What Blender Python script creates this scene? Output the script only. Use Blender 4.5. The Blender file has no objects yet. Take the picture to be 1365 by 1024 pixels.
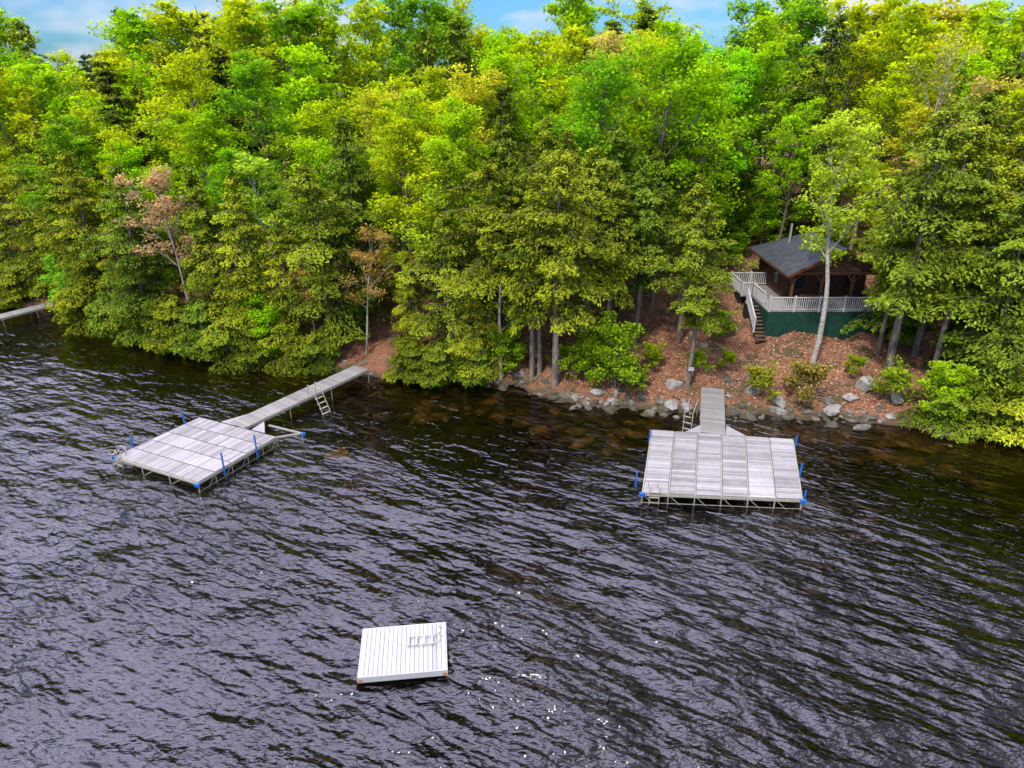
import bpy, math, numpy as np
from mathutils import Vector
R=math.radians
rng=np.random.default_rng(7)
scene=bpy.context.scene
COL=scene.collection

# ------------------------------------------------------------------ materials
def newmat(name):
    m=bpy.data.materials.new(name); m.use_nodes=True
    nt=m.node_tree; nt.nodes.clear()
    out=nt.nodes.new('ShaderNodeOutputMaterial')
    return m,nt,out
def N(nt,t,**kw):
    n=nt.nodes.new(t)
    for k,v in kw.items(): setattr(n,k,v)
    return n
def ramp(nt,src,stops):
    r=N(nt,'ShaderNodeValToRGB'); e=r.color_ramp.elements
    e[0].position=stops[0][0]; e[0].color=(*stops[0][1],1)
    e[1].position=stops[-1][0]; e[1].color=(*stops[-1][1],1)
    for p,c in stops[1:-1]:
        x=e.new(p); x.color=(*c,1)
    nt.links.new(src,r.inputs[0]); return r.outputs[0]
def noise(nt,scale,detail=3,rough=.6,vec=None,stretch=None):
    n=N(nt,'ShaderNodeTexNoise'); n.inputs['Scale'].default_value=scale
    n.inputs['Detail'].default_value=detail; n.inputs['Roughness'].default_value=rough
    if vec is None:
        g=N(nt,'ShaderNodeNewGeometry'); vec=g.outputs['Position']
    if stretch:
        mp=N(nt,'ShaderNodeMapping'); mp.inputs['Scale'].default_value=stretch
        nt.links.new(vec,mp.inputs[0]); vec=mp.outputs[0]
    nt.links.new(vec,n.inputs['Vector']); return n.outputs['Fac']
def mixc(nt,fac,a,b,mode='MIX'):
    m=N(nt,'ShaderNodeMix',data_type='RGBA',blend_type=mode)
    for i,v in ((0,fac),(6,a),(7,b)):
        if hasattr(v,'is_linked') or hasattr(v,'links'): nt.links.new(v,m.inputs[i])
        elif isinstance(v,(int,float)): m.inputs[i].default_value=v
        else: m.inputs[i].default_value=(*v,1)
    return m.outputs[2]
def math_(nt,op,a,b=0.0):
    m=N(nt,'ShaderNodeMath',operation=op)
    for i,v in enumerate((a,b)):
        if isinstance(v,(int,float)): m.inputs[i].default_value=v
        else: nt.links.new(v,m.inputs[i])
    return m.outputs[0]
def mapr(nt,src,a,b,c=0.,d=1.):
    m=N(nt,'ShaderNodeMapRange',interpolation_type='SMOOTHSTEP');nt.links.new(src,m.inputs[0])
    for i,v in zip((1,2,3,4),(a,b,c,d)): m.inputs[i].default_value=v
    return m.outputs[0]
def attr(nt,name='tint'):
    a=N(nt,'ShaderNodeAttribute'); a.attribute_name=name; return a.outputs['Fac']
def princ(nt,out,col,rough=.8,bump=None,bdist=.02,bstr=.6,metal=0.0,spec=.3):
    p=N(nt,'ShaderNodeBsdfPrincipled')
    if isinstance(col,tuple): p.inputs['Base Color'].default_value=(*col,1)
    else: nt.links.new(col,p.inputs['Base Color'])
    p.inputs['Roughness'].default_value=rough; p.inputs['Metallic'].default_value=metal
    p.inputs['Specular IOR Level'].default_value=spec
    if bump is not None:
        b=N(nt,'ShaderNodeBump'); b.inputs['Distance'].default_value=bdist; b.inputs['Strength'].default_value=bstr
        nt.links.new(bump,b.inputs['Height']); nt.links.new(b.outputs[0],p.inputs['Normal'])
    nt.links.new(p.outputs[0],out.inputs[0]); return p

def leafmat(name,dark=.45,light=1.25,trans=.35):
    m,nt,out=newmat(name)
    oi=N(nt,'ShaderNodeObjectInfo')
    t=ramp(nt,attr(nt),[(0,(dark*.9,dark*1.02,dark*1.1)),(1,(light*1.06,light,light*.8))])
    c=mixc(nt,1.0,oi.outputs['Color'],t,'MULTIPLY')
    d=N(nt,'ShaderNodeBsdfDiffuse'); nt.links.new(c,d.inputs[0])
    if trans>0:
        tr=N(nt,'ShaderNodeBsdfTranslucent')
        c2=mixc(nt,1.0,c,(1.1,1.1,.5),'MULTIPLY'); nt.links.new(c2,tr.inputs[0])
        mx=N(nt,'ShaderNodeMixShader'); mx.inputs[0].default_value=trans
        nt.links.new(d.outputs[0],mx.inputs[1]); nt.links.new(tr.outputs[0],mx.inputs[2])
        nt.links.new(mx.outputs[0],out.inputs[0])
    else: nt.links.new(d.outputs[0],out.inputs[0])
    return m
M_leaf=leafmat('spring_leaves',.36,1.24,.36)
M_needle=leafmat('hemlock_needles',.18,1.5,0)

def barkmat(name,c1,c2,scale=6,st=(1,1,.25)):
    m,nt,out=newmat(name)
    tc=N(nt,'ShaderNodeTexCoord')
    n=noise(nt,scale,4,.7,tc.outputs['Object'],st)
    c=ramp(nt,n,[(.35,c1),(.65,c2)])
    princ(nt,out,c,.9,n,.03,.8); return m
M_bark=barkmat('grey_bark',(.10,.075,.06),(.30,.245,.20))
M_birch=barkmat('birch_bark',(.22,.19,.16),(.66,.60,.52),5,(1,1,2.2))
M_dead=barkmat('pale_dead_wood',(.28,.22,.17),(.55,.48,.40))

def woodmat(name,c1,c2):
    m,nt,out=newmat(name)
    n=noise(nt,3,4,.65); n2=noise(nt,.5,3,.6)
    s=math_(nt,'ADD',math_(nt,'MULTIPLY',attr(nt),.5),math_(nt,'ADD',math_(nt,'MULTIPLY',n,.35),math_(nt,'MULTIPLY',n2,.35)))
    c=ramp(nt,s,[(.2,c1),(.95,c2)])
    princ(nt,out,c,.8,noise(nt,25,3),.005,.4); return m
M_dock=woodmat('weathered_dock_planks',(.17,.155,.15),(.50,.465,.465))
M_walk=woodmat('weathered_walkway_planks',(.17,.155,.14),(.40,.37,.345))
M_alu,nt,out=newmat('galvanised_pipe'); princ(nt,out,ramp(nt,noise(nt,9),[(.3,(.34,.29,.21)),(.7,(.54,.50,.42))]),.45,metal=.2)
M_blue,nt,out=newmat('blue_plastic'); princ(nt,out,ramp(nt,noise(nt,8),[(.3,(.01,.10,.38)),(.7,(.02,.17,.55))]),.45)
M_white,nt,out=newmat('white_paint'); princ(nt,out,ramp(nt,noise(nt,2.5,5),[(.3,(.46,.45,.45)),(.6,(.60,.59,.59))]),.6)
M_raft=woodmat('raft_white_boards',(.34,.325,.33),(.56,.545,.56))
M_rust,nt,out=newmat('rusty_bracket'); princ(nt,out,ramp(nt,noise(nt,20),[(.3,(.35,.10,.03)),(.7,(.6,.25,.08))]),.8)
M_green,nt,out=newmat('green_painted_boards'); princ(nt,out,ramp(nt,noise(nt,2,4),[(.3,(.008,.04,.028)),(.7,(.014,.075,.05))]),.6)
M_dark,nt,out=newmat('dark_float'); princ(nt,out,ramp(nt,noise(nt,3),[(.3,(.015,.013,.012)),(.7,(.04,.035,.03))]),.8)
M_shingle,nt,out=newmat('brown_wall_shingles')
br=N(nt,'ShaderNodeTexBrick'); br.inputs['Scale'].default_value=1.0
g=N(nt,'ShaderNodeNewGeometry'); sx=N(nt,'ShaderNodeSeparateXYZ'); nt.links.new(g.outputs['Position'],sx.inputs[0])
cb=N(nt,'ShaderNodeCombineXYZ'); nt.links.new(math_(nt,'ADD',sx.outputs[0],sx.outputs[1]),cb.inputs[0]); nt.links.new(sx.outputs[2],cb.inputs[1])
nt.links.new(cb.outputs[0],br.inputs['Vector'])
br.inputs['Color1'].default_value=(.09,.04,.025,1); br.inputs['Color2'].default_value=(.14,.065,.04,1); br.inputs['Mortar'].default_value=(.03,.015,.01,1)
br.inputs['Brick Width'].default_value=.22; br.inputs['Row Height'].default_value=.15; br.inputs['Mortar Size'].default_value=.012
princ(nt,out,br.outputs[0],.85)
M_roof,nt,out=newmat('slate_grey_roof_shingles')
br=N(nt,'ShaderNodeTexBrick'); br.inputs['Scale'].default_value=1.0
g=N(nt,'ShaderNodeNewGeometry'); nt.links.new(g.outputs['Position'],br.inputs['Vector'])
br.inputs['Color1'].default_value=(.045,.052,.06,1); br.inputs['Color2'].default_value=(.085,.095,.11,1); br.inputs['Mortar'].default_value=(.03,.035,.04,1)
br.inputs['Brick Width'].default_value=.3; br.inputs['Row Height'].default_value=.25; br.inputs['Mortar Size'].default_value=.015
princ(nt,out,br.outputs[0],.85)
M_glass,nt,out=newmat('window_glass'); princ(nt,out,(.02,.025,.03),.08,spec=.6)
M_redwood=woodmat('red_stained_wood',(.07,.025,.015),(.20,.08,.045))
M_trim=woodmat('dark_trim_wood',(.05,.035,.025),(.13,.09,.06))

def rockmat():
    m,nt,out=newmat('granite_rock')
    g=N(nt,'ShaderNodeNewGeometry'); s=N(nt,'ShaderNodeSeparateXYZ'); nt.links.new(g.outputs['Position'],s.inputs[0])
    n=noise(nt,3.5,6,.7)
    q=math_(nt,'ADD',math_(nt,'MULTIPLY',n,.7),math_(nt,'MULTIPLY',attr(nt),.35))
    c=ramp(nt,q,[(.25,(.06,.048,.038)),(.5,(.17,.145,.12)),(.78,(.46,.42,.385))])
    moss=ramp(nt,noise(nt,1.7,4),[(.52,(0,0,0)),(.66,(1,1,1))])
    c=mixc(nt,math_(nt,'MULTIPLY',moss,.5),c,(.10,.11,.03))
    wet_depth=N(nt,'ShaderNodeMapRange'); nt.links.new(s.outputs[2],wet_depth.inputs[0])
    wet_depth.inputs[1].default_value=-.9; wet_depth.inputs[2].default_value=.12; 
    under=ramp(nt,wet_depth.outputs[0],[(0,(.08,.06,.025)),(.6,(1.,.85,.40)),(.85,(.55,.48,.36)),(1,(1,1,1))])  # light lost under water painted into the rock by depth, wet near waterline
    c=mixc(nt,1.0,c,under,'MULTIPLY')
    princ(nt,out,c,.85,n,.08,.8); return m
M_rock=rockmat()
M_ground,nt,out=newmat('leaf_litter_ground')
g=N(nt,'ShaderNodeNewGeometry'); s=N(nt,'ShaderNodeSeparateXYZ'); nt.links.new(g.outputs['Position'],s.inputs[0])
nf=noise(nt,9,5,.75); nl=noise(nt,.55,3,.6)
c=ramp(nt,nf,[(.3,(.08,.035,.02)),(.5,(.28,.12,.065)),(.7,(.50,.27,.165))])
c=mixc(nt,ramp(nt,nl,[(.47,(0,0,0)),(.62,(1,1,1))]),c,(.10,.085,.035))
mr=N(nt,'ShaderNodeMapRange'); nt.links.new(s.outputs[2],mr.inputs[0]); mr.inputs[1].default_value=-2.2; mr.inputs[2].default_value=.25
bed=ramp(nt,mr.outputs[0],[(0,(.003,.002,.0012)),(.55,(.012,.008,.004)),(.85,(.08,.06,.03)),(1,(.12,.085,.05))])  # lakebed darkens with depth: the water's light absorption painted into its colour
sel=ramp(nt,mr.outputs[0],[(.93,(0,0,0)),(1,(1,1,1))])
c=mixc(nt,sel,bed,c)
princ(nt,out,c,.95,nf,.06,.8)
M_litter,nt,out=newmat('fallen_leaves'); princ(nt,out,ramp(nt,attr(nt),[(0,(.16,.06,.035)),(.5,(.42,.19,.115)),(1,(.66,.41,.28))]),.9)

# water
M_water,nt,out=newmat('lake_water')
g=N(nt,'ShaderNodeNewGeometry')
def rot(nt,vec,ang,sc):
    v=N(nt,'ShaderNodeVectorRotate',rotation_type='Z_AXIS'); v.inputs['Angle'].default_value=ang
    nt.links.new(vec,v.inputs['Vector'])
    mp=N(nt,'ShaderNodeMapping'); mp.inputs['Scale'].default_value=sc; nt.links.new(v.outputs[0],mp.inputs[0]); return mp.outputs[0]
P=g.outputs['Position']
w1=noise(nt,1.0,2,.5,rot(nt,P,R(27),(.62,1.5,1)))
w2=noise(nt,1.0,3,.6,rot(nt,P,R(-4),(2.0,3.4,1)))
w3=noise(nt,1.0,1,.5,rot(nt,P,R(38),(.16,.4,1)))
sxy=N(nt,'ShaderNodeSeparateXYZ');nt.links.new(P,sxy.inputs[0])
lee=mapr(nt,math_(nt,'ADD',sxy.outputs[1],math_(nt,'MULTIPLY',sxy.outputs[0],.35)),18.,38.,1.,.40)
patch=mapr(nt,noise(nt,.09,3,.6,P),.35,.65,.55,1.15)
h=math_(nt,'ADD',math_(nt,'ADD',math_(nt,'MULTIPLY',w1,.78),math_(nt,'MULTIPLY',w2,.20)),math_(nt,'MULTIPLY',w3,.9))
h=math_(nt,'MULTIPLY',h,math_(nt,'MULTIPLY',lee,patch))
b=N(nt,'ShaderNodeBump'); b.inputs['Distance'].default_value=.66
nt.links.new(h,b.inputs['Height'])
fr=N(nt,'ShaderNodeFresnel'); fr.inputs[0].default_value=1.6; nt.links.new(b.outputs[0],fr.inputs['Normal'])
gl=N(nt,'ShaderNodeBsdfGlossy'); gl.inputs['Roughness'].default_value=.06; gl.inputs['Color'].default_value=(.98,.97,1,1); nt.links.new(b.outputs[0],gl.inputs['Normal'])
tr=N(nt,'ShaderNodeBsdfTransparent'); tr.inputs[0].default_value=(.52,.41,.25,1)
mx=N(nt,'ShaderNodeMixShader'); nt.links.new(fr.outputs[0],mx.inputs[0]); nt.links.new(tr.outputs[0],mx.inputs[1]); nt.links.new(gl.outputs[0],mx.inputs[2])
nt.links.new(mx.outputs[0],out.inputs[0])

# ------------------------------------------------------------------ mesh builder
class MB:
    def __init__(s): s.V=[];s.F=[];s.M=[];s.T=[];s.n=0
    def add(s,V,F,m=0,t=.5):
        V=np.asarray(V,float).reshape(-1,3); F=np.asarray(F,int).reshape(-1,4)
        s.V.append(V); s.F.append(F+s.n); s.n+=len(V)
        s.M.append(np.full(len(F),m)); s.T.append(np.broadcast_to(np.asarray(t,float),(len(F),)).copy())
    def box(s,c,size,ax=None,m=0,t=.5):
        ax=np.eye(3) if ax is None else np.asarray(ax,float)
        m=0 if m is None else m
        h=np.asarray(size)/2
        sg=np.array([[-1,-1,-1],[1,-1,-1],[1,1,-1],[-1,1,-1],[-1,-1,1],[1,-1,1],[1,1,1],[-1,1,1]])
        V=np.asarray(c)+(sg*h)@ax
        s.add(V,[[0,3,2,1],[4,5,6,7],[0,1,5,4],[1,2,6,5],[2,3,7,6],[3,0,4,7]],m,t)
    def beam(s,p0,p1,w,h,m=0,t=.5,up=(0,0,1)):
        p0=np.array(p0,float);p1=np.array(p1,float);d=p1-p0;L=np.linalg.norm(d);d/=L
        up=np.array(up,float)
        if abs(d@up)>.95: up=np.array([1.,0,0])
        a=np.cross(up,d);a/=np.linalg.norm(a);u=np.cross(d,a)
        s.box((p0+p1)/2,(L,w,h),[d,a,u],m,t)
    def prism(s,quad,z0,z1,m=0,t=.5):
        q=np.array(quad,float); V=np.vstack([np.c_[q,[z0]*4],np.c_[q,[z1]*4]])
        s.add(V,[[0,3,2,1],[4,5,6,7],[0,1,5,4],[1,2,6,5],[2,3,7,6],[3,0,4,7]],m,t)
    def tube(s,P,r,sides=6,m=0,t=.5,cap=False):
        P=np.asarray(P,float); r=np.broadcast_to(np.asarray(r,float),(len(P),)).copy()
        if cap:
            P=np.vstack([P[:1],P,P[-1:]]); r=np.r_[.0005,r,.0005]
        d=np.gradient(P,axis=0)
        if cap: d[0]=d[2];d[1]=d[2];d[-1]=d[-3];d[-2]=d[-3]
        d/=np.linalg.norm(d,axis=1)[:,None]+1e-9
        ref=np.zeros_like(d)
        if np.abs(d[:,2]).mean()>.7: ref[:]=[1,0,0]
        else: ref[:]=[0,0,1]
        a=np.cross(ref,d);a/=np.linalg.norm(a,axis=1)[:,None]+1e-9;b=np.cross(d,a)
        th=np.arange(sides)/sides*2*math.pi
        V=P[:,None]+r[:,None,None]*(np.cos(th)[None,:,None]*a[:,None]+np.sin(th)[None,:,None]*b[:,None])
        n=len(P);i=np.arange(n-1)[:,None]*sides;j=np.arange(sides)[None];k=(j+1)%sides
        F=np.stack([i+j,i+k,i+sides+k,i+sides+j],-1).reshape(-1,4)
        s.add(V.reshape(-1,3),F,m,t)
    def leaves(s,C,A,B,L,W,m,t):
        n=len(C)
        A=A*L[:,None]/2;B=B*W[:,None]/2
        V=np.stack([C-A,C+B-.15*A,C+A,C-B-.15*A],1).reshape(-1,3)
        s.add(V,np.arange(4*n).reshape(-1,4),m,t)
    def mesh(s,name,mats,smooth=()):
        V=np.vstack(s.V);F=np.vstack(s.F);M=np.concatenate(s.M);T=np.concatenate(s.T)
        me=bpy.data.meshes.new(name)
        me.vertices.add(len(V));me.vertices.foreach_set('co',V.ravel().astype(np.float32))
        me.loops.add(F.size);me.loops.foreach_set('vertex_index',F.ravel().astype(np.int32))
        me.polygons.add(len(F));me.polygons.foreach_set('loop_start',(np.arange(len(F))*4).astype(np.int32))
        me.update(calc_edges=True)
        for x in mats: me.materials.append(x)
        me.polygons.foreach_set('material_index',M.astype(np.int32))
        me.polygons.foreach_set('use_smooth',np.isin(M,list(smooth)))
        a=me.attributes.new('tint','FLOAT','FACE');a.data.foreach_set('value',T.astype(np.float32))
        me.update();return me
    def obj(s,name,mats,smooth=(),parent=None):
        o=bpy.data.objects.new(name,s.mesh(name,mats,smooth));COL.objects.link(o)
        if parent: o.parent=parent
        return o
def empty(name):
    e=bpy.data.objects.new(name,None);COL.objects.link(e);e.empty_display_size=.5;return e
def unit(v): return v/(np.linalg.norm(v,axis=-1,keepdims=True)+1e-9)

# ------------------------------------------------------------------ terrain
SX=[-1000,-200,-80,-55,-44.5,-38,-35.5,-30,-25.4,-20.3,-13.1,-8.1,-3,0,3.6,8.4,14.1,20.1,23.9,28.1,40,60,200,1000]
SY=[300,130,78,64,57.8,57.2,53.5,51,48.5,45.5,44.1,42.2,41.6,41,38.1,37.3,36.6,36.1,34.6,33.6,31,26,0,-100]
def shore(x): return np.interp(x,SX,SY)+.25*np.sin(x*1.7+1)+.18*np.sin(x*3.9)
ET=[-300,-40,-15,-8,-4,-1.5,0,.8,2.2,4,8.3,14,20,30,60,200,1000]
EE=[-14,-7,-4.5,-2.4,-1.0,-.38,-.03,.35,.8,1.1,2.2,3.5,4.9,6.6,7.8,9,10]
def terr(x,y):
    x=np.asarray(x,float);y=np.asarray(y,float)
    t=(y-shore(x))*.93
    e=np.interp(t,ET,EE)
    f=np.clip(t/4,0,1)
    return e+f*(.22*np.sin(x*.7+y*.3)+.15*np.sin(x*1.3-y*1.1)+.08*np.sin(x*2.9+y*2.3))+.04*np.sin(x*5+1)*np.sin(y*4.1)
xs=np.r_[-1000,-600,-350,-200,-130,-90,-72,np.arange(-60,60.1,.45),72,90,130,200,350,600,1000]
ys=np.r_[-600,-300,-150,-80,-40,-10,5,15,np.arange(22,80,.35),84,90,100,120,150,200,300,500,1000]
Xg,Yg=np.meshgrid(xs,ys)
mb=MB();nx=len(xs);ny=len(ys)
i=np.arange(ny-1)[:,None]*nx;j=np.arange(nx-1)[None]
mb.add(np.stack([Xg,Yg,terr(Xg,Yg)],-1).reshape(-1,3),np.stack([i+j,i+j+1,i+nx+j+1,i+nx+j],-1).reshape(-1,4),0,.5)
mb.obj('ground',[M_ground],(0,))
mb=MB();mb.add([[-1000,-600,0],[1000,-600,0],[1000,400,0],[-1000,400,0]],[[0,1,2,3]]);mb.obj('lake_water',[M_water])

# leaf litter
n=42000
x=rng.uniform(-8,30,n);t=rng.uniform(.8,24,n)**1.0;y=shore(x)+t
C=np.c_[x,y,terr(x,y)+.03]
A=unit(np.c_[rng.normal(size=(n,2)),rng.normal(size=n)*.3]);B=unit(np.cross(A,np.c_[rng.normal(size=(n,2))*.35,np.ones(n)]))
mb=MB();mb.leaves(C,A,B,rng.uniform(.1,.2,n),rng.uniform(.07,.15,n),0,rng.random(n));mb.obj('leaf_litter',[M_litter])

# rocks
def rock_verts(r,seed,flat=.6):
    q=np.random.default_rng(seed)
    n1,n2=8,12
    ph=np.linspace(0,math.pi,n1);th=np.arange(n2)/n2*2*math.pi
    Pp,T=np.meshgrid(ph,th,indexing='ij')
    D=np.stack([np.sin(Pp)*np.cos(T),np.sin(Pp)*np.sin(T),np.cos(Pp)],-1).reshape(-1,3)
    rad=np.ones(len(D))*10
    for k in range(14):
        nrm=unit(q.normal(size=3));dd=q.uniform(.62,1.0)
        dt=D@nrm;rad=np.minimum(rad,np.where(dt>.05,dd/np.maximum(dt,.05),10))
    rad=np.minimum(rad,1.3)
    V=D*rad[:,None]*r*np.array([q.uniform(.9,1.4),q.uniform(.7,1.0),flat])
    a=q.uniform(0,6.28);c,s_=math.cos(a),math.sin(a)
    V=V@np.array([[c,s_,0],[-s_,c,0],[0,0,1]])
    i=np.arange(n1-1)[:,None]*n2;j=np.arange(n2)[None];k=(j+1)%n2
    F=np.stack([i+j,i+n2+j,i+n2+k,i+k],-1).reshape(-1,4)
    return V,F
mb=MB()
for k in range(460):
    x=rng.uniform(-48,46) if k<200 else rng.uniform(-1,23)
    tt=rng.normal(.3,.55) if k<380 else rng.uniform(.3,4.5)
    r=rng.choice([.10,.15,.22,.33,.45],p=[.32,.32,.22,.10,.04])
    y=shore(x)+tt;V,F=rock_verts(r,k+10)
    mb.add(V+[x,y,max(terr(x,y),-.1)+r*.06],F,0,rng.random()**1.7)
mb.obj('shore_rocks',[M_rock])
mb=MB()
for k in range(190):
    x=rng.uniform(-12,24);tt=-rng.uniform(.2,4.6);y=shore(x)+tt;r=rng.uniform(.2,.65)
    V,F=rock_verts(r,k+900,.35);z=min(terr(x,y)+r*.15,-.20-r*.2);mb.add(V+[x,y,max(z,-.62)],F,0,rng.random())
V,F=rock_verts(.8,77,.4);mb.add(V+[-9.4,32.6,-.38],F,0,1.3)
mb.obj('submerged_rocks',[M_rock])
for (x,y,r,fl) in [(21.6,38.6,.75,.8),(10.1,39.2,.62,.6),(9.6,37.5,.7,.35),(14.9,38.6,.6,.6),(16.0,37.6,.5,.5),(20.3,37.6,.45,.6),(5.4,38.8,.5,.5),(19.0,36.9,.5,.5),(12.9,43.5,.4,.6),(22.9,37.2,.5,.7),(17.7,39.8,.45,.6)]:
    V,F=rock_verts(r,int(x*100),fl);mb=MB();mb.add(V,F,0,1.0);o=mb.obj('boulder',[M_rock]);o.location=(x,y,float(terr(x,y))+r*fl*.4)

# ------------------------------------------------------------------ trees
def path(p0,dirv,L,n,curve,q,wob=.06):
    p=[np.array(p0,float)];d=unit(np.array(dirv,float))
    for k in range(n):
        d=unit(d+np.array([0,0,curve/n])+q.normal(size=3)*wob)
        p.append(p[-1]+d*L/n)
    return np.array(p)
def hemlock(seed,H=13,zb=.6,Rm=2.9,nb=120,trunk=.2,per=180,top=1.0,leaf=(.17,.32),rag=.5,wd=(.07,.13),spr=.17,rnd=1.45):
    q=np.random.default_rng(seed);mb=MB()
    tp=np.array([[math.sin(k*.7+seed)*.07*k/3,math.cos(k*.5+seed)*.07*k/3,-.6+(H+.6)*k/10] for k in range(11)])
    mb.tube(tp,np.linspace(trunk,.025,11),7,0,.5)
    CC=[];AA=[];BB=[];LL=[];WW=[];TT=[]
    lob=q.uniform(.65,1.25,8)
    for k in range(nb):
        u=((k+q.random()*3)/(nb+2));z=zb+(H-zb-.15)*u
        az=k*2.4+q.normal()*.4
        prof=min(1,(1-u)*rnd+.06)**.7*min(1,.62+u*2.0)*top
        L=Rm*prof*q.uniform(1-rag,1.2)*lob[int((az%6.283)/6.283*8)%8]*(1+.2*math.sin(z*1.7+seed*2+az))
        L=max(L,.25)
        el=.12+.5*u+q.normal()*.18
        bx=np.interp(z,tp[:,2],tp[:,0]);by=np.interp(z,tp[:,2],tp[:,1])
        pt=path([bx,by,z],[math.cos(az),math.sin(az),el],L,6,-.75+q.normal()*.2,q,.07)
        mb.tube(pt,np.linspace(.035 if L>1 else .02,.006,7),3,0,.3)
        d=unit(pt[-1]-pt[0]);side=unit(np.cross(d,[0,0,1.]))
        n=int(per*(.25+L/Rm))
        ntw=max(5,int(L/spr))
        tw=q.integers(0,ntw,n)/ntw
        s=.14+.86*tw
        wl=(.42*L+.12)*np.power(np.sin(np.clip(.25+ s*2.75,0,3.05)),.8)
        sg=q.choice([-1,1],n);w=q.random(n)**.75*wl
        idx=s*6;i0=np.clip(idx.astype(int),0,5);f=(idx-i0)[:,None]
        base=pt[i0]*(1-f)+pt[i0+1]*f
        tdir=unit(d*.75+side*sg[:,None]*.9+np.array([0,0,-.22]))
        C=base+tdir*w[:,None]+np.c_[np.zeros(n),np.zeros(n),-.16*w**1.6]+q.normal(size=(n,3))*[.06,.06,.09]
        A=unit(tdir+q.normal(size=(n,3))*.38+np.array([0,0,-.15]))
        nrm=unit(np.array([0,0,1.])+q.normal(size=(n,3))*.45+d*.5)
        B=unit(np.cross(A,nrm))
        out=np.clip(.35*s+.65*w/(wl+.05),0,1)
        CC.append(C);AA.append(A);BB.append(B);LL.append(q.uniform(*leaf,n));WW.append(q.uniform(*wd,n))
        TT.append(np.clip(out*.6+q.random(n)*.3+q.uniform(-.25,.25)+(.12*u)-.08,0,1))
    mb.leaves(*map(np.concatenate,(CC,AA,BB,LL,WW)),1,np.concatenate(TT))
    return mb.mesh('hemlock_mesh',[M_bark,M_needle],(0,))
def decid(seed,H=15,zb=4,Rm=3.4,nl=20,trunk=.2,leaves=15000,size=(.14,.26),bark=None,sparse=1.0,sig=.42,up=.7):
    q=np.random.default_rng(seed);mb=MB()
    tp=path([0,0,-.6],[0,0,1],H*.93+.6,12,0,q,.045);tp[:,0]-=tp[0,0]
    mb.tube(tp,np.linspace(1,.12,13)**.9*trunk,7,0,.5)
    cl=[]
    for k in range(nl):
        u=(k+q.random())/nl;z=zb+(H*.92-zb)*u
        az=k*2.4+q.normal()*.35
        prof=math.sqrt(max(.08,1-((u-.38)/.68)**2))
        L=Rm*prof*q.uniform(.6,1.3)
        bx=np.array([np.interp(z,tp[:,2],tp[:,i]) for i in range(3)])
        e=up+u*.9+q.normal()*.15
        pt=path(bx,[math.cos(az),math.sin(az),e],L*1.15,6,.25,q,.12)
        rr=trunk*.36*(1-.5*u);mb.tube(pt,np.linspace(rr,.014,7),4,0,.4)
        cl.append((pt[-1],1.0))
        for s in (2,3,3,4,4,5,5):
            d=unit(pt[min(s+1,6)]-pt[s]);dd=unit(d+q.normal(size=3)*.65+[0,0,.12])
            l2=L*q.uniform(.2,.45)
            p2=path(pt[s],dd,l2,3,.1,q,.15);mb.tube(p2,np.linspace(rr*.4,.008,4),3,0,.4)
            cl.append((p2[-1],1.0))
            if q.random()<.55: cl.append((p2[2],.7))
            if q.random()<.5:
                p3=path(p2[1],unit(dd+q.normal(size=3)*.8),l2*.7,2,.1,q,.15);mb.tube(p3,np.linspace(rr*.25,.006,3),3,0,.4);cl.append((p3[-1],.8))
    cl.append((tp[-1],1.2))
    cl=[c for c in cl if q.random()<sparse]
    per=int(leaves/len(cl));CC=[];TT=[]
    for c,w in cl:
        n=max(6,int(per*w*q.uniform(.5,1.5)))
        sg=sig*q.uniform(.6,1.35)*(.75+.25*w)
        g_=q.normal(size=(n,3));g_/= (np.maximum(1,np.linalg.norm(g_,axis=1)/1.7))[:,None]
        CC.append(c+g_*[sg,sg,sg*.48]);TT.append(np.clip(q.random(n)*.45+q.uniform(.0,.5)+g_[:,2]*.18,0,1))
    C=np.concatenate(CC);T=np.concatenate(TT);n=len(C)
    A=unit(q.normal(size=(n,3))*[1,1,.6]+[0,0,-.2]);nr=unit(np.array([0,0,1.])+q.normal(size=(n,3))*.6);B=unit(np.cross(A,nr))
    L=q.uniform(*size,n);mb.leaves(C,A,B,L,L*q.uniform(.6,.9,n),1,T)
    return mb.mesh('broadleaf_mesh',[bark or M_bark,M_leaf],(0,))

HL=[hemlock(1,nb=105),hemlock(2,Rm=3.3,nb=115,rnd=1.9),hemlock(3,Rm=2.5,nb=95),hemlock(4,Rm=3.1,zb=.4,nb=108,rnd=2.1)]
HH=[hemlock(11,zb=4.6,nb=80,Rm=2.7,rnd=1.8),hemlock(12,zb=5.2,nb=70,Rm=2.4),hemlock(13,zb=4.2,nb=78,Rm=3.0,trunk=.23,rnd=1.9)]
HS=[hemlock(21,H=4.2,zb=.25,Rm=2.2,nb=48,trunk=.07,per=190),hemlock(22,H=3.2,zb=.2,Rm=2.4,nb=42,trunk=.06,per=210)]
HF=[hemlock(15,zb=3,nb=70,Rm=2.9,per=70,leaf=(.26,.46),wd=(.12,.2),spr=.28),hemlock(16,zb=4,nb=64,Rm=2.6,per=70,leaf=(.26,.46),wd=(.12,.2),spr=.28,rnd=1.9)]
SP=[hemlock(31,H=17,zb=4,Rm=2.2,nb=90,per=90,trunk=.22,leaf=(.22,.42),wd=(.09,.16))]
DM=[decid(41,sparse=.8,leaves=12000),decid(42,Rm=3.9,leaves=14000,sparse=.85),decid(43,Rm=2.9,H=16,zb=5,leaves=10000,sparse=.75),decid(44,Rm=3.5,nl=24,leaves=13500,sig=.5,sparse=.8),decid(45,Rm=3.2,leaves=7500,sparse=.6)]
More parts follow.
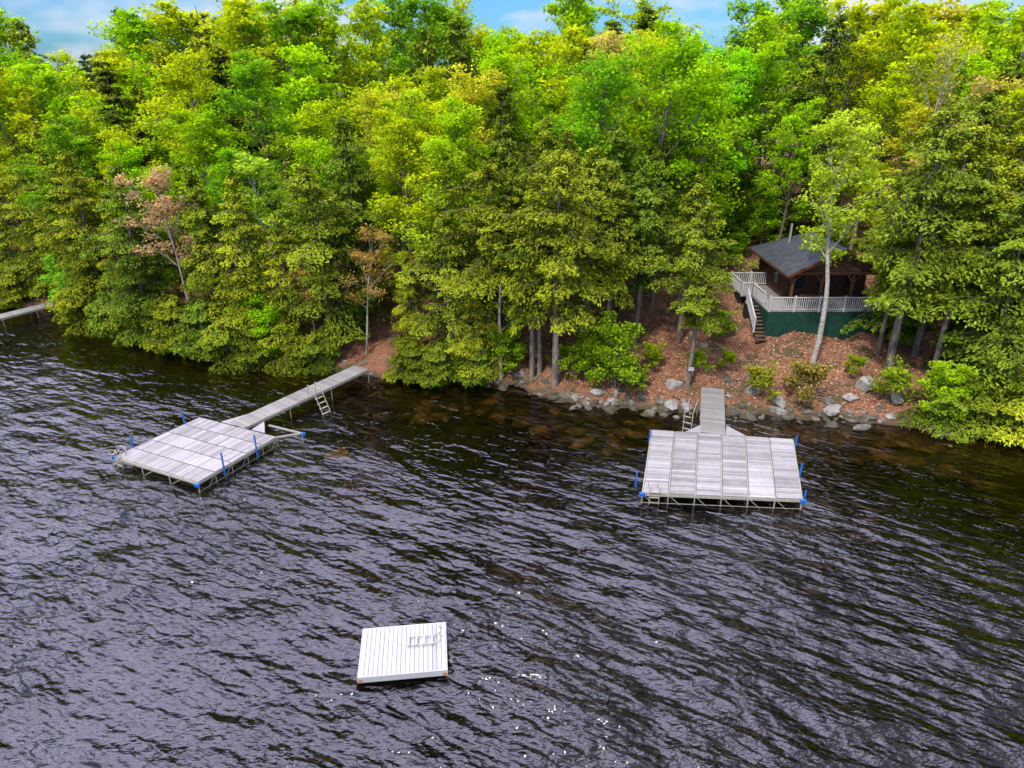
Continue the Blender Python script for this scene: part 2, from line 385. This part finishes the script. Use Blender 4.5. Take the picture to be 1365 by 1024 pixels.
DF=[decid(46,leaves=5500,size=(.22,.38),sparse=.8),decid(47,Rm=3.9,leaves=6000,size=(.22,.38),sparse=.8),decid(48,Rm=2.9,H=16,zb=5,leaves=4500,size=(.22,.36),sparse=.75),decid(49,Rm=3.5,nl=24,leaves=6000,size=(.22,.38),sig=.48,sparse=.75),decid(50,Rm=3.2,leaves=3800,size=(.2,.34),sparse=.6)]
BI=[decid(51,H=15,zb=6,Rm=2.4,nl=18,trunk=.2,leaves=7500,bark=M_birch,sparse=.8,sig=.36,up=1.0)]
BL=[decid(52,H=12,zb=4.5,Rm=2.6,nl=13,trunk=.13,leaves=3300,bark=M_dead,sparse=.8,sig=.38,up=.6)]
BR=[decid(53,H=16,zb=6,Rm=3.2,nl=18,trunk=.16,leaves=1500,bark=M_dead,sparse=.6,sig=.4,up=.9)]
SH=[decid(61,H=3.4,zb=.3,Rm=1.9,nl=14,trunk=.05,leaves=6000,sig=.33,up=.5),decid(62,H=2.0,zb=.15,Rm=1.2,nl=10,trunk=.03,leaves=1800,sig=.25,up=.6)]
def put(name,me,x,y,sc=1.0,col=(.2,.3,.03),rz=None,lean=(0,0),dz=0,parent=None,sxy=1.0):
    o=bpy.data.objects.new(name,me);COL.objects.link(o)
    o.location=(x,y,float(terr(x,y))+dz);o.scale=(sc*sxy,sc*sxy,sc)
    o.rotation_euler=(lean[0],lean[1],rng.uniform(0,6.28) if rz is None else rz)
    o.color=(*col,1)
    if parent:o.parent=parent
    return o
def hc():
    a=rng.uniform(0,1)**1.3;b=np.array([.15,.24,.024])*(1-a)+np.array([.37,.41,.024])*a
    return tuple(b*rng.uniform(.75,1.15))
PAL=[((.46,.74,.012),.40),((.64,.74,.015),.36),((.70,.70,.04),.08),((.28,.54,.02),.16)]
def dc():
    k=rng.choice(len(PAL),p=[p for _,p in PAL]);return tuple(np.minimum(np.array(PAL[k][0])*rng.uniform(.9,1.08)*np.array([rng.uniform(.88,1.06),1,1]),.8))
H='hemlock_tree'
x=-52.0
while x<-4.5:
    if not(-12.3<x<-9.6) and not(-25.2<x<-22.4):
        t=rng.uniform(.9,2.6);put(H,HL[rng.integers(4)],x,float(shore(x))+t,rng.uniform(.55,.98),hc(),lean=(R(rng.uniform(0,5)),0),rz=0.0)
    x+=rng.uniform(2.3,3.6)
x=-50.0
while x<-2:
    if not(-12<x<-8.6) and not(-41.5<x<-36.5):
        put('hemlock_sapling',HS[rng.integers(2)],x,float(shore(x))+rng.uniform(.1,.7),rng.uniform(.7,1.05),tuple(np.array(hc())*1.0),dz=-.1,lean=(R(8),0),rz=0 if rng.random()<.5 else .6)
    x+=rng.uniform(1.8,2.7)
for (x,y,k,s) in [(2.7,40.0,2,1.08),(1.3,41.2,1,.98),(1.8,41.3,0,.9),(10.9,39.2,0,.86),(6.3,42.6,1,.98),(5.0,44.2,2,1.0),(8.3,43.8,0,.95),(-1.6,43.0,2,1.02),(-.2,45.0,0,1.05),(3.6,46.5,1,1.05),(11.3,44.2,1,.85),(7.0,47.5,2,1.0),(10.2,48.5,0,.95)]:
    put(H,HH[k],x,y,s,hc(),lean=(0,R(rng.normal()*1.2)))
put(H,HL[1],-4.2,43.2,.80,hc());put(H,HL[3],-2.3,42.4,.55,hc())
for (x,y,me,s) in [(23.6,40.0,HH[2],1.2),(25.6,38.6,HH[1],1.05),(27.2,36.6,HL[1],.98),(29.5,38.5,HL[3],1.15),(26.2,41.8,HH[2],1.1),(31.5,35.2,HL[0],1.0),(33.5,38,HL[1],1.15),(36.5,34.5,HL[2],1.1),(30.5,43,HL[1],1.1),(40,34,HL[3],1.1),(27.9,44.2,HH[0],1.15),(44,33,HL[1],1.2),(25.3,43.2,HL[2],.95),(24.0,42.2,HH[1],.85)]:
    put(H,me,x,y,s,tuple(np.array(hc())*1.15))
for (x,t,s) in [(24.8,1.0,.75),(26.3,.6,1.0),(28.2,.5,1.1),(30.2,.4,1.0),(32.6,.4,1.1),(35,.4,1.1),(38,.5,1.1)]:
    put('hemlock_sapling',HS[rng.integers(2)],x,float(shore(x))+t,s,tuple(np.array(hc())*1.2),dz=-.1)
put('birch_tree',BI[0],19.4,41.3,1.0,(.58,.74,.05),rz=.5,lean=(0,R(2.5)))
put('birch_tree',BI[0],-16.3,47.6,.84,(.50,.72,.06),rz=2)
put('budding_tree',BL[0],-23.5,49.3,1.0,(.70,.46,.27),rz=1.0,lean=(0,R(-7)))
put('budding_tree',BL[0],-10.2,45.0,.72,(.56,.38,.10),rz=3.0,lean=(0,R(-6)))
put('budding_tree',BL[0],-14.0,46.0,.6,(.56,.38,.08),rz=4.0)
put('budding_tree',BL[0],30.5,48.0,1.25,(.70,.52,.15),rz=2.0)
put('bare_branch_tree',BR[0],35.5,50,1.12,(.6,.6,.12),rz=2.0)
put('bare_branch_tree',BR[0],31,53,1.0,(.6,.6,.12),rz=4.0)
put('maple_tree',DM[0],-5.2,46.0,.86,(.52,.70,.03),rz=1)
put('maple_tree',DM[1],-8.6,50.5,.95,(.54,.72,.025),rz=1)
put('maple_tree',DM[1],15.5,56.5,1.0,(.32,.80,.015),rz=3)
put('maple_tree',DM[3],19.5,63,.92,(.34,.78,.015),rz=2)
put('maple_tree',DM[2],9.0,57.0,.98,(.70,.70,.06),rz=2)
put('maple_tree',DM[4],7.3,60.0,1.05,(.74,.64,.18),rz=2)
for (x,t,s,k,c) in [(-18.4,1.0,1.0,0,(.44,.78,.012)),(-17.0,.7,.8,0,(.42,.76,.012)),(-37,.6,1.0,0,(.34,.70,.05)),(-35.2,.8,.8,0,(.34,.70,.05)),(6.4,1.6,.95,0,(.32,.50,.02)),(4.6,2.2,.7,0,(.34,.52,.02)),(8.0,1.7,.6,1,(.32,.48,.02)),(15.3,1.3,.8,1,(.40,.42,.04)),(17.0,1.6,1.0,1,(.42,.34,.08)),(22.6,1.6,.9,1,(.38,.52,.03)),(-.6,1.2,.7,0,(.32,.50,.02)),(24.6,1.0,.75,0,(.48,.72,.02)),(11.9,3.2,.6,1,(.38,.52,.02)),(13.8,4.9,.5,1,(.38,.52,.02)),(3.0,3.0,.6,1,(.34,.52,.02)),(9.3,4.6,.6,1,(.36,.5,.02)),(21.0,4.0,.5,1,(.36,.5,.02)),(14.6,8.0,.7,1,(.36,.55,.02))]:
    put('shrub',SH[k],x,float(shore(x))+t,s,c)
# undergrowth on the slope behind the cabin
for (x,y,s,k) in [(17.5,54.8,.7,1),(18.8,57.0,.9,1),(20.8,57.8,.8,0),(22.6,59.5,1.0,1),(19.4,60.5,.75,0),(21.5,63.0,.9,0),(17.0,59.0,.8,0),(15.0,53.6,.8,1),(23.6,62.5,.8,0),(20.0,66.0,1.0,0),(23.0,67.0,1.0,0),(26,57,.8,0)]:
    put('shrub',SH[k],x,y,s,(.34,.60,.02))
mb=MB();q=np.random.default_rng(5)
mb.tube([[0,0,-.5],[.03,0,2],[-.05,.03,4],[.02,0,6.2],[.1,0,6.6]],[.15,.12,.10,.08,.02],7)
for z,a,l in ((3.3,.4,.6),(4.4,2.5,.5),(5.2,5.5,.7),(5.8,1,.5)):
    mb.tube(path([0,0,z],[math.cos(a),math.sin(a),.5],l,3,.2,q,.15),[.035,.025,.015,.006],4)
o=mb.obj('dead_tree_snag',[M_dead],(0,));o.location=(-.75,41.7,float(terr(-.75,41.7)))

bg=empty('forest_background');pts=[]
def ok(x,y,t):
    if 13.2<x<28.5 and y<54.5: return False
    zc=.9135*y+7.5;r=x/zc
    if .31<r<.35 and y<61: return False
    if 0<x<14 and t<11: return False
    if x>23 and t<8: return False
    return True
tries=0
while tries<14000 and len(pts)<340:
    tries+=1
    y=rng.uniform(42,98);x=rng.uniform(-.77*y-8,.77*y+8)
    t=(y-float(shore(x)))*.93
    if t<3.5 or not ok(x,y,t):continue
    md=3.0 if t<16 else (3.9 if t<35 else 4.9)
    if any((x-a)**2+(y-b)**2<md*md for a,b in pts):continue
    pts.append((x,y))
    gz=float(terr(x,y));ang=rng.uniform(.3,5.6) if t>22 else rng.uniform(-3,2.2)
    if t<10: ang=rng.uniform(-8,-2.0)
    if .21<x/y<.30 and t>22: ang=rng.uniform(0,2.4)
    if -.05<x/y<.08 and t>22: ang=rng.uniform(0.5,3.6)
    top=18.4+y*math.tan(R(ang));hh=np.clip(top-gz,9,19)
    par=bg if t>34 else None;far=y>60
    pc=.38 if t<9 else (.22 if t<25 else .14)
    if x<-30 and t>20: pc=.3
    if rng.random()<pc:
        if rng.random()<.25 and t>12: put('spruce_tree',SP[0],x,y,hh/17*1.0,tuple(np.array([.10,.16,.025])*rng.uniform(.8,1.3)),parent=par,sxy=1.2)
        else: put(H,HF[rng.integers(2)] if far else (HL+HH)[rng.integers(7)],x,y,hh/13,hc(),parent=par,sxy=.9)
    else:
        k=rng.choice(5,p=[.24,.22,.2,.22,.12]);put('maple_tree',(DF if far else DM)[k],x,y,hh/15.3,dc(),parent=par,sxy=rng.uniform(.95,1.2))
put('pine_tree',SP[0],13.0,74,1.05,(.12,.17,.025),sxy=1.6)
put('pine_tree',SP[0],10.0,76,1.0,(.12,.17,.025),sxy=1.6)
put('pine_tree',SP[0],-34,63,1.0,(.11,.15,.02),sxy=1.5)
put('pine_tree',SP[0],-23,60,1.03,(.10,.14,.02),sxy=1.5)

# ------------------------------------------------------------------ docks
def bil(q,s,t):
    q=np.array(q,float);return q[0]*(1-s)*(1-t)+q[1]*s*(1-t)+q[2]*s*t+q[3]*(1-s)*t
def platform(name,q,cols,nplank,z=.60,matw=M_dock,gap=.006):
    par=empty(name);mb=MB()
    for c in range(cols):
        s0=c/cols+gap;s1=(c+1)/cols-gap
        off=rng.uniform(-.006,.006);ct=rng.uniform(-.22,.22)
        for k in range(nplank):
            t0=k/nplank+.0012;t1=(k+1)/nplank-.0012
            half=.06*(1 if (k<nplank//2)==(c%2==0) else -1)
            qq=[bil(q,s0,t0),bil(q,s1,t0),bil(q,s1,t1),bil(q,s0,t1)]
            mb.prism(qq,z-.035,z+off+rng.uniform(-.002,.002),0,np.clip(.5+ct+half+rng.normal()*.26,0,1))
    mb.obj(name+'_boards',[matw],parent=par)
    mb=MB()
    def e(s,t,zz): p=bil(q,s,t);return [p[0],p[1],zz]
    for c in range(cols+1): mb.beam(e(c/cols,0.0,z-.11),e(c/cols,1,z-.11),.05,.13)
    for t in (0,.5,1): mb.beam(e(0,t,z-.115),e(1,t,z-.115),.05,.12)
    for c in range(cols+1):
        for t in (0.0,.33,.66,1.0):
            if 0<c<cols and t in(.33,.66):continue
            p=e(c/cols,t,0);mb.tube([[p[0],p[1],z-.05],[p[0],p[1],-1.6]],.026,6,0,.5)
            if c<cols: mb.beam(e((c+.06)/cols,t,z-.16),e((c+.55)/cols,t,-.1),.025,.025)
            if t<.9: mb.beam(e(c/cols,t,-.05),e(c/cols,t+.14,z-.16),.03,.03)
    for t in (0,1): mb.beam(e(0,t,.05),e(1,t,.05),.022,.022)
    mb.obj(name+'_frame',[M_alu],parent=par)
    return par
def ladder(mb,p,d,w,h0,h1,rungs,loop=.25,back=None,m=0):
    p=np.array(p,float);d=unit(np.array([d[0],d[1],0.]));b=np.array(back,float)
    for s in (-.5,.5):
        a=p+d*w*s
        P_=[a+[0,0,h0],a+[0,0,h1-.1]]+[a+b*loop*(1-math.cos(th))/2*1.6+np.array([0,0,h1-.1+.14*math.sin(th)]) for th in np.linspace(.4,math.pi,6)]
        P_.append(P_[-1]+np.array([0,0,-.45]))
        mb.tube(P_,.022,6,m,.5,cap=True)
    for k in range(rungs):
        z=h0+.15+k*.28;mb.beam(p-d*w/2+[0,0,z],p+d*w/2+[0,0,z],.07,.03,m)
def bluepost(mb,x,y,z0=.1,z1=1.45):
    mb.tube([[x,y,z0],[x,y,z1]],.045,8,0,.5,cap=True)
q=[(6.1,27.5),(13.4,26.95),(15.1,32.7),(7.7,33.8)]
par=platform('swim_dock',q,6,40)
mb=MB()
for (x,y,z1) in [(6.0,28.6,1.0),(7.45,33.0,1.0),(13.55,27.1,.95),(14.05,29.0,1.25),(15.05,32.2,1.05)]: bluepost(mb,x,y,.2,z1)
for (a,b) in [((5.97,27.6),(6.25,27.4)),((13.3,26.87),(13.55,26.95))]: mb.box(((a[0]+b[0])/2,(a[1]+b[1])/2,.50),(.26,.14,.15))
mb.obj('blue_posts',[M_blue],parent=par)
mb=MB();ladder(mb,(6.65,27.38,0),(1,-.08),.45,-.6,.95,5,.3,(.02,1,0));mb.obj('ladder',[M_alu],parent=par)
def gangway(p0,p1,w,z0,z1,nb,name,par):
    p0=np.array(p0,float);p1=np.array(p1,float);d=unit(p1-p0);n=np.array([-d[1],d[0]]);L=np.linalg.norm(p1-p0)
    mb=MB()
    for k in range(nb):
        a=(k+.04)/nb;b=(k+.96)/nb;z=z0+(z1-z0)*(a+b)/2
        c=(p0+(p1-p0)*(a+b)/2);mb.box((c[0],c[1],z-.018),(L*(b-a),w,.036),[[d[0],d[1],(z1-z0)/L],[n[0],n[1],0],[0,0,1]],0,np.clip(.45+rng.normal()*.2,0,1))
    mb.obj(name+'_boards',[M_walk],parent=par)
    mb=MB()
    for s in(-.5,.5):
        a=p0+n*w*s;b=p1+n*w*s
        mb.beam([*a,z0-.1],[*b,z1-.1],.05,.13)
        m=max(2,int(L/2.4))
        for k in range(m+1):
            c=a+(b-a)*k/m;z=z0+(z1-z0)*k/m;mb.tube([[c[0],c[1],z-.04],[c[0],c[1],-1.3]],.026,6)
    mb.obj(name+'_frame',[M_alu],parent=par)
gangway((10.95,33.35),(12.3,38.6),1.3,.61,.95,38,'gangway',par)
mb=MB();mb.prism([(11.62,33.22),(12.7,33.06),(12.68,33.10),(11.98,34.3)],.56,.598,0,.6);mb.prism([(9.5,33.56),(10.3,33.44),(10.50,34.3),(10.45,34.3)],.56,.598,0,.5)
mb.obj('corner_boards',[M_dock],parent=par)
mb=MB()
for k,(x0,y0) in enumerate([(10.0,34.2),(9.6,34.45)]):
    mb.tube([[x0,y0,-.4],[x0+.1,y0+.35,1.25],[x0+.75,y0+1.9,1.35],[x0+.95,y0+2.5,.4],[x0+1,y0+2.6,-.2]],.024,6)
for z,f in((.0,0),(.3,.15),(.6,.3),(.9,.45)): mb.beam([10.0+.1*f,34.2+f,z],[9.6+.1*f,34.45+f,z],.1,.03)
mb.obj('swim_steps',[M_alu],parent=par)
# left dock
q=[(-20.35,30.85),(-15.1,28.4),(-12.75,33.0),(-17.85,35.35)]
q2=[q[3],q[0],q[1],q[2]]
par=platform('boat_dock',q2,5,44)
mb=MB()
for (x,y,z1) in [(-19.95,31.9,1.2),(-18.4,34.6,1.3),(-14.35,29.75,1.45),(-13.35,31.6,1.45)]: bluepost(mb,x,y,.1,z1)
for (x,y) in [(-11.45,33.45),(-15.1,28.3),(-20.4,30.9)]: mb.box((x,y,.50),(.24,.14,.15))
mb.obj('blue_posts',[M_blue],parent=par)
mb=MB();ladder(mb,(-20.45,31.1,0),(.4,.9),.5,-.6,.98,5,.32,(.9,-.4,0));ladder(mb,(-20.15,30.75,0),(.9,-.4),.4,-.3,.9,3,.2,(.4,.9,0))
A_=[-12.75,33.0,.54];B_=[-11.5,33.45,.54];C_=[-13.6,34.4,.54]
mb.beam(A_,B_,.07,.10);mb.beam(B_,C_,.07,.10)
for p in (B_,A_): mb.tube([[p[0],p[1],.58],[p[0],p[1],-1.5]],.028,6)
mb.obj('ladder_and_finger_frame',[M_alu],parent=par)
gangway((-15.35,34.25),(-9.9,41.9),1.25,.64,.95,60,'walkway',par)
mb=MB();mb.prism([(-16.4,34.72),(-15.3,34.25),(-14.9,35.8),(-15.0,35.9)],.58,.615,0,.6);mb.prism([(-14.35,33.78),(-13.5,33.4),(-13.9,34.55),(-14.0,34.75)],.58,.615,0,.6)
mb.obj('corner_boards',[M_dock],parent=par)
mb=MB()
for s in(0,.55):
    x0=-12.0+s*.6;y0=37.5+s*.8
    mb.tube([[x0-.3,y0+.3,.7],[x0-.25,y0+.28,1.5],[x0+.1,y0-.1,1.55],[x0+.75,y0-.7,.1],[x0+.9,y0-.85,-.6]],.026,6)
for k in range(5):
    f=k/5;x0=-12.0+.15+f*.7;y0=37.5-.15-f*.65;z=1.1-f*1.35
    mb.beam([x0,y0,z],[x0+.33,y0+.44,z],.12,.035)
mb.obj('swim_steps',[M_alu],parent=par)
par=empty('neighbour_dock');gangway((-38.6,57.4),(-47,44.5),1.25,.75,.6,70,'walkway',par)

# raft
raft=empty('swim_raft');a=R(6.5);u=np.array([math.cos(a),math.sin(a),0]);v=np.array([-math.sin(a),math.cos(a),0]);w=np.array([0,0,1.]);c0=np.array([-3.74,18.08,0])
ax=[u,v,w];Wd,Dp=2.88,2.15
mb=MB();nb=19
for k in range(nb):
    x=(k+.5)/nb-.5;mb.box(c0+u*x*Wd+w*(.335+rng.uniform(-.003,.003)),(Wd/nb-.014,Dp,.035),ax,0,np.clip(.6+rng.normal()*.22,0,1))
mb.obj('deck_boards',[M_raft],parent=raft)
mb=MB()
for s in(-1,1):
    mb.box(c0+v*s*(Dp/2+.022)+w*.235,(Wd+.08,.04,.235),ax);mb.box(c0+u*s*(Wd/2+.022)+w*.235,(.04,Dp+.002,.232),ax)
mb.obj('side_boards',[M_raft],parent=raft)
mb=MB();mb.box(c0+w*.06,(Wd-.1,Dp-.1,.32),ax);mb.obj('float',[M_dark],parent=raft)
mb=MB()
for s in(-1,1):
    for t in(-1,1): mb.box(c0+u*s*(Wd/2-.06)+v*t*(Dp/2+.047)+w*.2,(.13,.012,.1),ax)
mb.obj('corner_brackets',[M_rust],parent=raft)
mb=MB();lc=c0+u*.72+v*.25+w*.42
for s in(-.19,.19):
    mb.tube([lc-u*.6+v*s,lc+u*.35+v*s,lc+u*.55+v*s+w*.12,lc+u*.62+v*s*1.1+w*.3,lc+u*.5+v*s+w*.42],.022,6,0,.5,cap=True)
for k in range(4): mb.beam(lc-u*(.55-k*.27)-v*.19,lc-u*(.55-k*.27)+v*.19,.07,.03)
mb.obj('folded_ladder',[M_alu],parent=raft)

# ------------------------------------------------------------------ deck and cabin
dk=empty('wooden_deck');zf=3.9
mb=MB()
for k in range(24): mb.box((22.4,44.7+.145*k,zf-.02),(10.2,.138,.04),None,0,rng.random())
for k in range(20): mb.box((18.1,48.3+.145*k,zf-.02),(3.0,.138,.04),None,0,rng.random())
mb.obj('deck_boards',[M_walk],parent=dk)
mb=MB()
for k in range(int(10.2/.15)): mb.box((17.38+k*.15,44.6+(.012 if k%2 else 0),2.75),(.146,.03,2.15))
for k in range(24): mb.box((17.29+(.012 if k%2 else 0),44.72+k*.15,2.85),(.03,.146,1.98))
mb.obj('green_skirt',[M_green],parent=dk)
def rail(mb,p0,p1,z,gap=.14):
    p0=np.array(p0,float);p1=np.array(p1,float);L=np.linalg.norm(p1-p0)
    a=lambda f,zz:[*(p0+(p1-p0)*f),zz]
    z=np.broadcast_to(np.array(z,float),(2,))
    zz=lambda f,h:z[0]+(z[1]-z[0])*f+h
    mb.beam(a(0,zz(0,.95)),a(1,zz(1,.95)),.10,.05);mb.beam(a(0,zz(0,.12)),a(1,zz(1,.12)),.05,.06)
    n=int(L/gap)
    for k in range(1,n): mb.beam(a(k/n,zz(k/n,.15)),a(k/n,zz(k/n,.92)),.045,.045)
    m=max(1,int(round(L/1.8)))
    for k in range(m+1): mb.beam(a(k/m,zz(k/m,-.05)),a(k/m,zz(k/m,1.06)),.11,.11)
mb=MB()
rail(mb,(17.35,44.66),(27.4,44.66),zf);rail(mb,(17.35,45.8),(17.35,48.3),zf)
rail(mb,(16.6,48.3),(17.3,48.3),zf);rail(mb,(16.6,48.36),(16.6,51.1),zf);rail(mb,(16.66,51.1),(19.5,51.1),zf)
rail(mb,(16.45,44.5),(16.45,46.6),(2.5,zf))
mb.obj('white_railing',[M_white],parent=dk)
mb=MB()
for k in range(10): mb.box((16.85,44.0+k*.26,2.1+k*.18),(.75,.29,.05),None,0,.9)
for k in range(10): mb.box((16.85,44.13+k*.26,2.02+k*.18),(.73,.02,.13),None,0,.0)
mb.obj('stairs',[M_trim],parent=dk)
mb=MB();mb.box((16.9,46.95,3.2),(.8,.6,1.3));mb.box((18.0,50,3.1),(2.6,2.0,1.5));mb.obj('landing_base',[M_dark],parent=dk)

cb_=empty('wooden_cabin')
x0,x1,y0,y1=19.3,25.2,48.0,53.2;ze=6.25
mb=MB()
mb.box(((x0+x1)/2,(y0+y1)/2,(2.6+ze)/2),(x1-x0,y1-y0,ze-2.6));
mb.obj('walls',[M_shingle],parent=cb_)
X0,X1,Y0,Y1,zr=18.6,25.9,45.5,53.9,7.95;xm=(X0+X1)/2;zl=6.15
mb=MB();th=.13
def slab(P):
    P=np.array(P,float);V=np.vstack([P,P-[0,0,th]]);mb.add(V,[[0,1,2,3],[7,6,5,4],[0,4,5,1],[1,5,6,2],[2,6,7,3],[3,7,4,0]],0,.5)
slab([[X0,Y0,zl],[xm,Y0,zr],[xm,Y1-2.6,zr],[X0,Y1,zl]])
slab([[xm+.003,Y0,zr],[X1,Y0,zl],[X1,Y1,zl],[xm+.003,Y1-2.6,zr]])
slab([[X0+.01,Y1+.01,zl],[xm,Y1-2.59,zr],[xm+.01,Y1-2.59,zr],[X1,Y1+.01,zl]])
mb.obj('roof',[M_roof],parent=cb_)
mb=MB();V=[[X0+.5,46,zl+.08],[X1-.5,46,zl+.08],[xm,46,zr-.2],[xm-.01,46,zr-.2]];mb.add(V,[[0,1,2,3]])
mb.obj('gable_wall',[M_shingle],parent=cb_)
mb=MB()
for x in(19.2,21.2,23.3,25.3):
    mb.beam([x,46,zf],[x,46,ze-.1],.16,.16);
    for s in(-1,1): mb.beam([x,46,5.45],[x+s*.45,46,ze-.16],.09,.09)
mb.beam([X0+.4,46.0,ze-.08],[X1-.4,46.0,ze-.08],.16,.2)
mb.beam([X0,Y0-.03,zl-.09],[xm,Y0-.03,zr-.09],.04,.2);mb.beam([X1,Y0-.03,zl-.09],[xm,Y0-.03,zr-.09],.04,.2);mb.beam([X0-.03,Y0,zl-.09],[X0-.03,Y1,zl-.09],.04,.16)
mb.obj('porch_posts_and_trim',[M_redwood],parent=cb_)
mb=MB()
for x,w_,zc_,h_ in((20.4,1.0,5.1,1.1),(22.3,.9,4.95,2.0),(24.1,1.0,5.1,1.1)): mb.box((x,47.985,zc_),(w_,.04,h_))
for y in(49.3,51.6): mb.box((19.285,y,5.1),(.04,1.0,1.0))
mb.obj('windows_and_door',[M_glass],parent=cb_)
mb=MB()
for x in(20.4,24.1):
    for s in(-1,1): mb.box((x+s*.54,47.96,5.1),(.08,.06,1.26))
    for s in(-1,1): mb.box((x,47.96,5.1+s*.59),(1.0,.058,.08))
for y in(49.3,51.6):
    for s in(-1,1): mb.box((19.26,y+s*.54,5.1),(.06,.08,1.16));mb.box((19.26,y,5.1+s*.54),(.058,1.0,.08))
mb.obj('window_frames',[M_trim],parent=cb_)
mb=MB();mb.tube([[20.6,51.2,6.9],[20.6,51.2,8.5]],.08,8,0,.5,cap=True);mb.obj('stove_pipe',[M_alu],parent=cb_)
pt=empty('picnic_table');mb=MB();cx,cy=20.6,45.6
for k in range(4): mb.box((cx,cy-.27+k*.18,zf+.76),(1.7,.16,.04))
for s in(-1,1):
    mb.box((cx,cy+s*.62,zf+.45),(1.7,.22,.04))
    mb.beam([cx+s*.6,cy-.62,zf+.40],[cx+s*.6,cy+.62,zf+.40],.05,.09)
    for r in(-1,1): mb.beam([cx+s*.66,cy+r*.55,zf],[cx+s*.66,cy+r*.2,zf+.73],.05,.09)
mb.obj('table_parts',[M_redwood],parent=pt)
mb=MB();mb.box((0,0,0),(.32,.02,.22));mb.box((0,.03,0),(.05,.04,.5),None,1);mb.box((0,-.012,.02),(.2,.004,.03),None,1)
o=mb.obj('notice_sign',[M_white,M_trim]);o.location=(10.95,38.93,float(terr(10.9,39.2))+1.15)

# ------------------------------------------------------------------ light
w=bpy.data.worlds.new('World');scene.world=w;w.use_nodes=True;nt=w.node_tree;nt.nodes.clear()
out=N(nt,'ShaderNodeOutputWorld');bgd=N(nt,'ShaderNodeBackground');bgd.inputs[1].default_value=.13
sky=N(nt,'ShaderNodeTexSky',sky_type='NISHITA');sky.sun_disc=False
el,az=R(52),R(212)
sky.sun_elevation=el;sky.sun_rotation=az
tc=N(nt,'ShaderNodeTexCoord')
sp=N(nt,'ShaderNodeSeparateXYZ');nt.links.new(tc.outputs['Generated'],sp.inputs[0])
cn=noise(nt,3.2,4,.6,tc.outputs['Generated'],(1,1,2.6))
cl=math_(nt,'ADD',cn,math_(nt,'MULTIPLY',sp.outputs[2],.25))
mask=ramp(nt,cl,[(.50,(0,0,0)),(.66,(1,1,1))])
skyc=mixc(nt,1.0,sky.outputs[0],(.40,.82,1.3),'MULTIPLY')
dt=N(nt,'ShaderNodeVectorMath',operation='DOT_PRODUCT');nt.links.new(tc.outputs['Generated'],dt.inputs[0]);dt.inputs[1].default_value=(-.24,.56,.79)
sky_boost=mapr(nt,math_(nt,'ADD',dt.outputs['Value'],math_(nt,'MULTIPLY',math_(nt,'SUBTRACT',cn,.5),.45)),.72,.95)  # bright cloud patch added out of view to brighten the water's reflections
cloud=mixc(nt,sky_boost,(7.0,7.1,8.2),(42,41,55))
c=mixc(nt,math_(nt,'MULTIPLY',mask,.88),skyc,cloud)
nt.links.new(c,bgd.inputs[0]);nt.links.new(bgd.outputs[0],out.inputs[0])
sd=bpy.data.lights.new('sun','SUN');sd.energy=3.2;sd.angle=R(4);sd.color=(1,.96,.86)
so=bpy.data.objects.new('sun',sd);COL.objects.link(so)
d=Vector((math.sin(az)*math.cos(el),math.cos(az)*math.cos(el),math.sin(el)))
so.rotation_euler=d.to_track_quat('Z','Y').to_euler();so.location=(0,0,60)
cd=bpy.data.cameras.new('camera');cd.lens=24.3;cd.sensor_width=36;cd.clip_end=4000
co=bpy.data.objects.new('camera',cd);COL.objects.link(co);co.location=(0,0,18.4);co.rotation_euler=(R(66),0,0);scene.camera=co
scene.view_settings.view_transform='Standard';scene.view_settings.look='None';scene.view_settings.exposure=0
print('trees',len(pts))
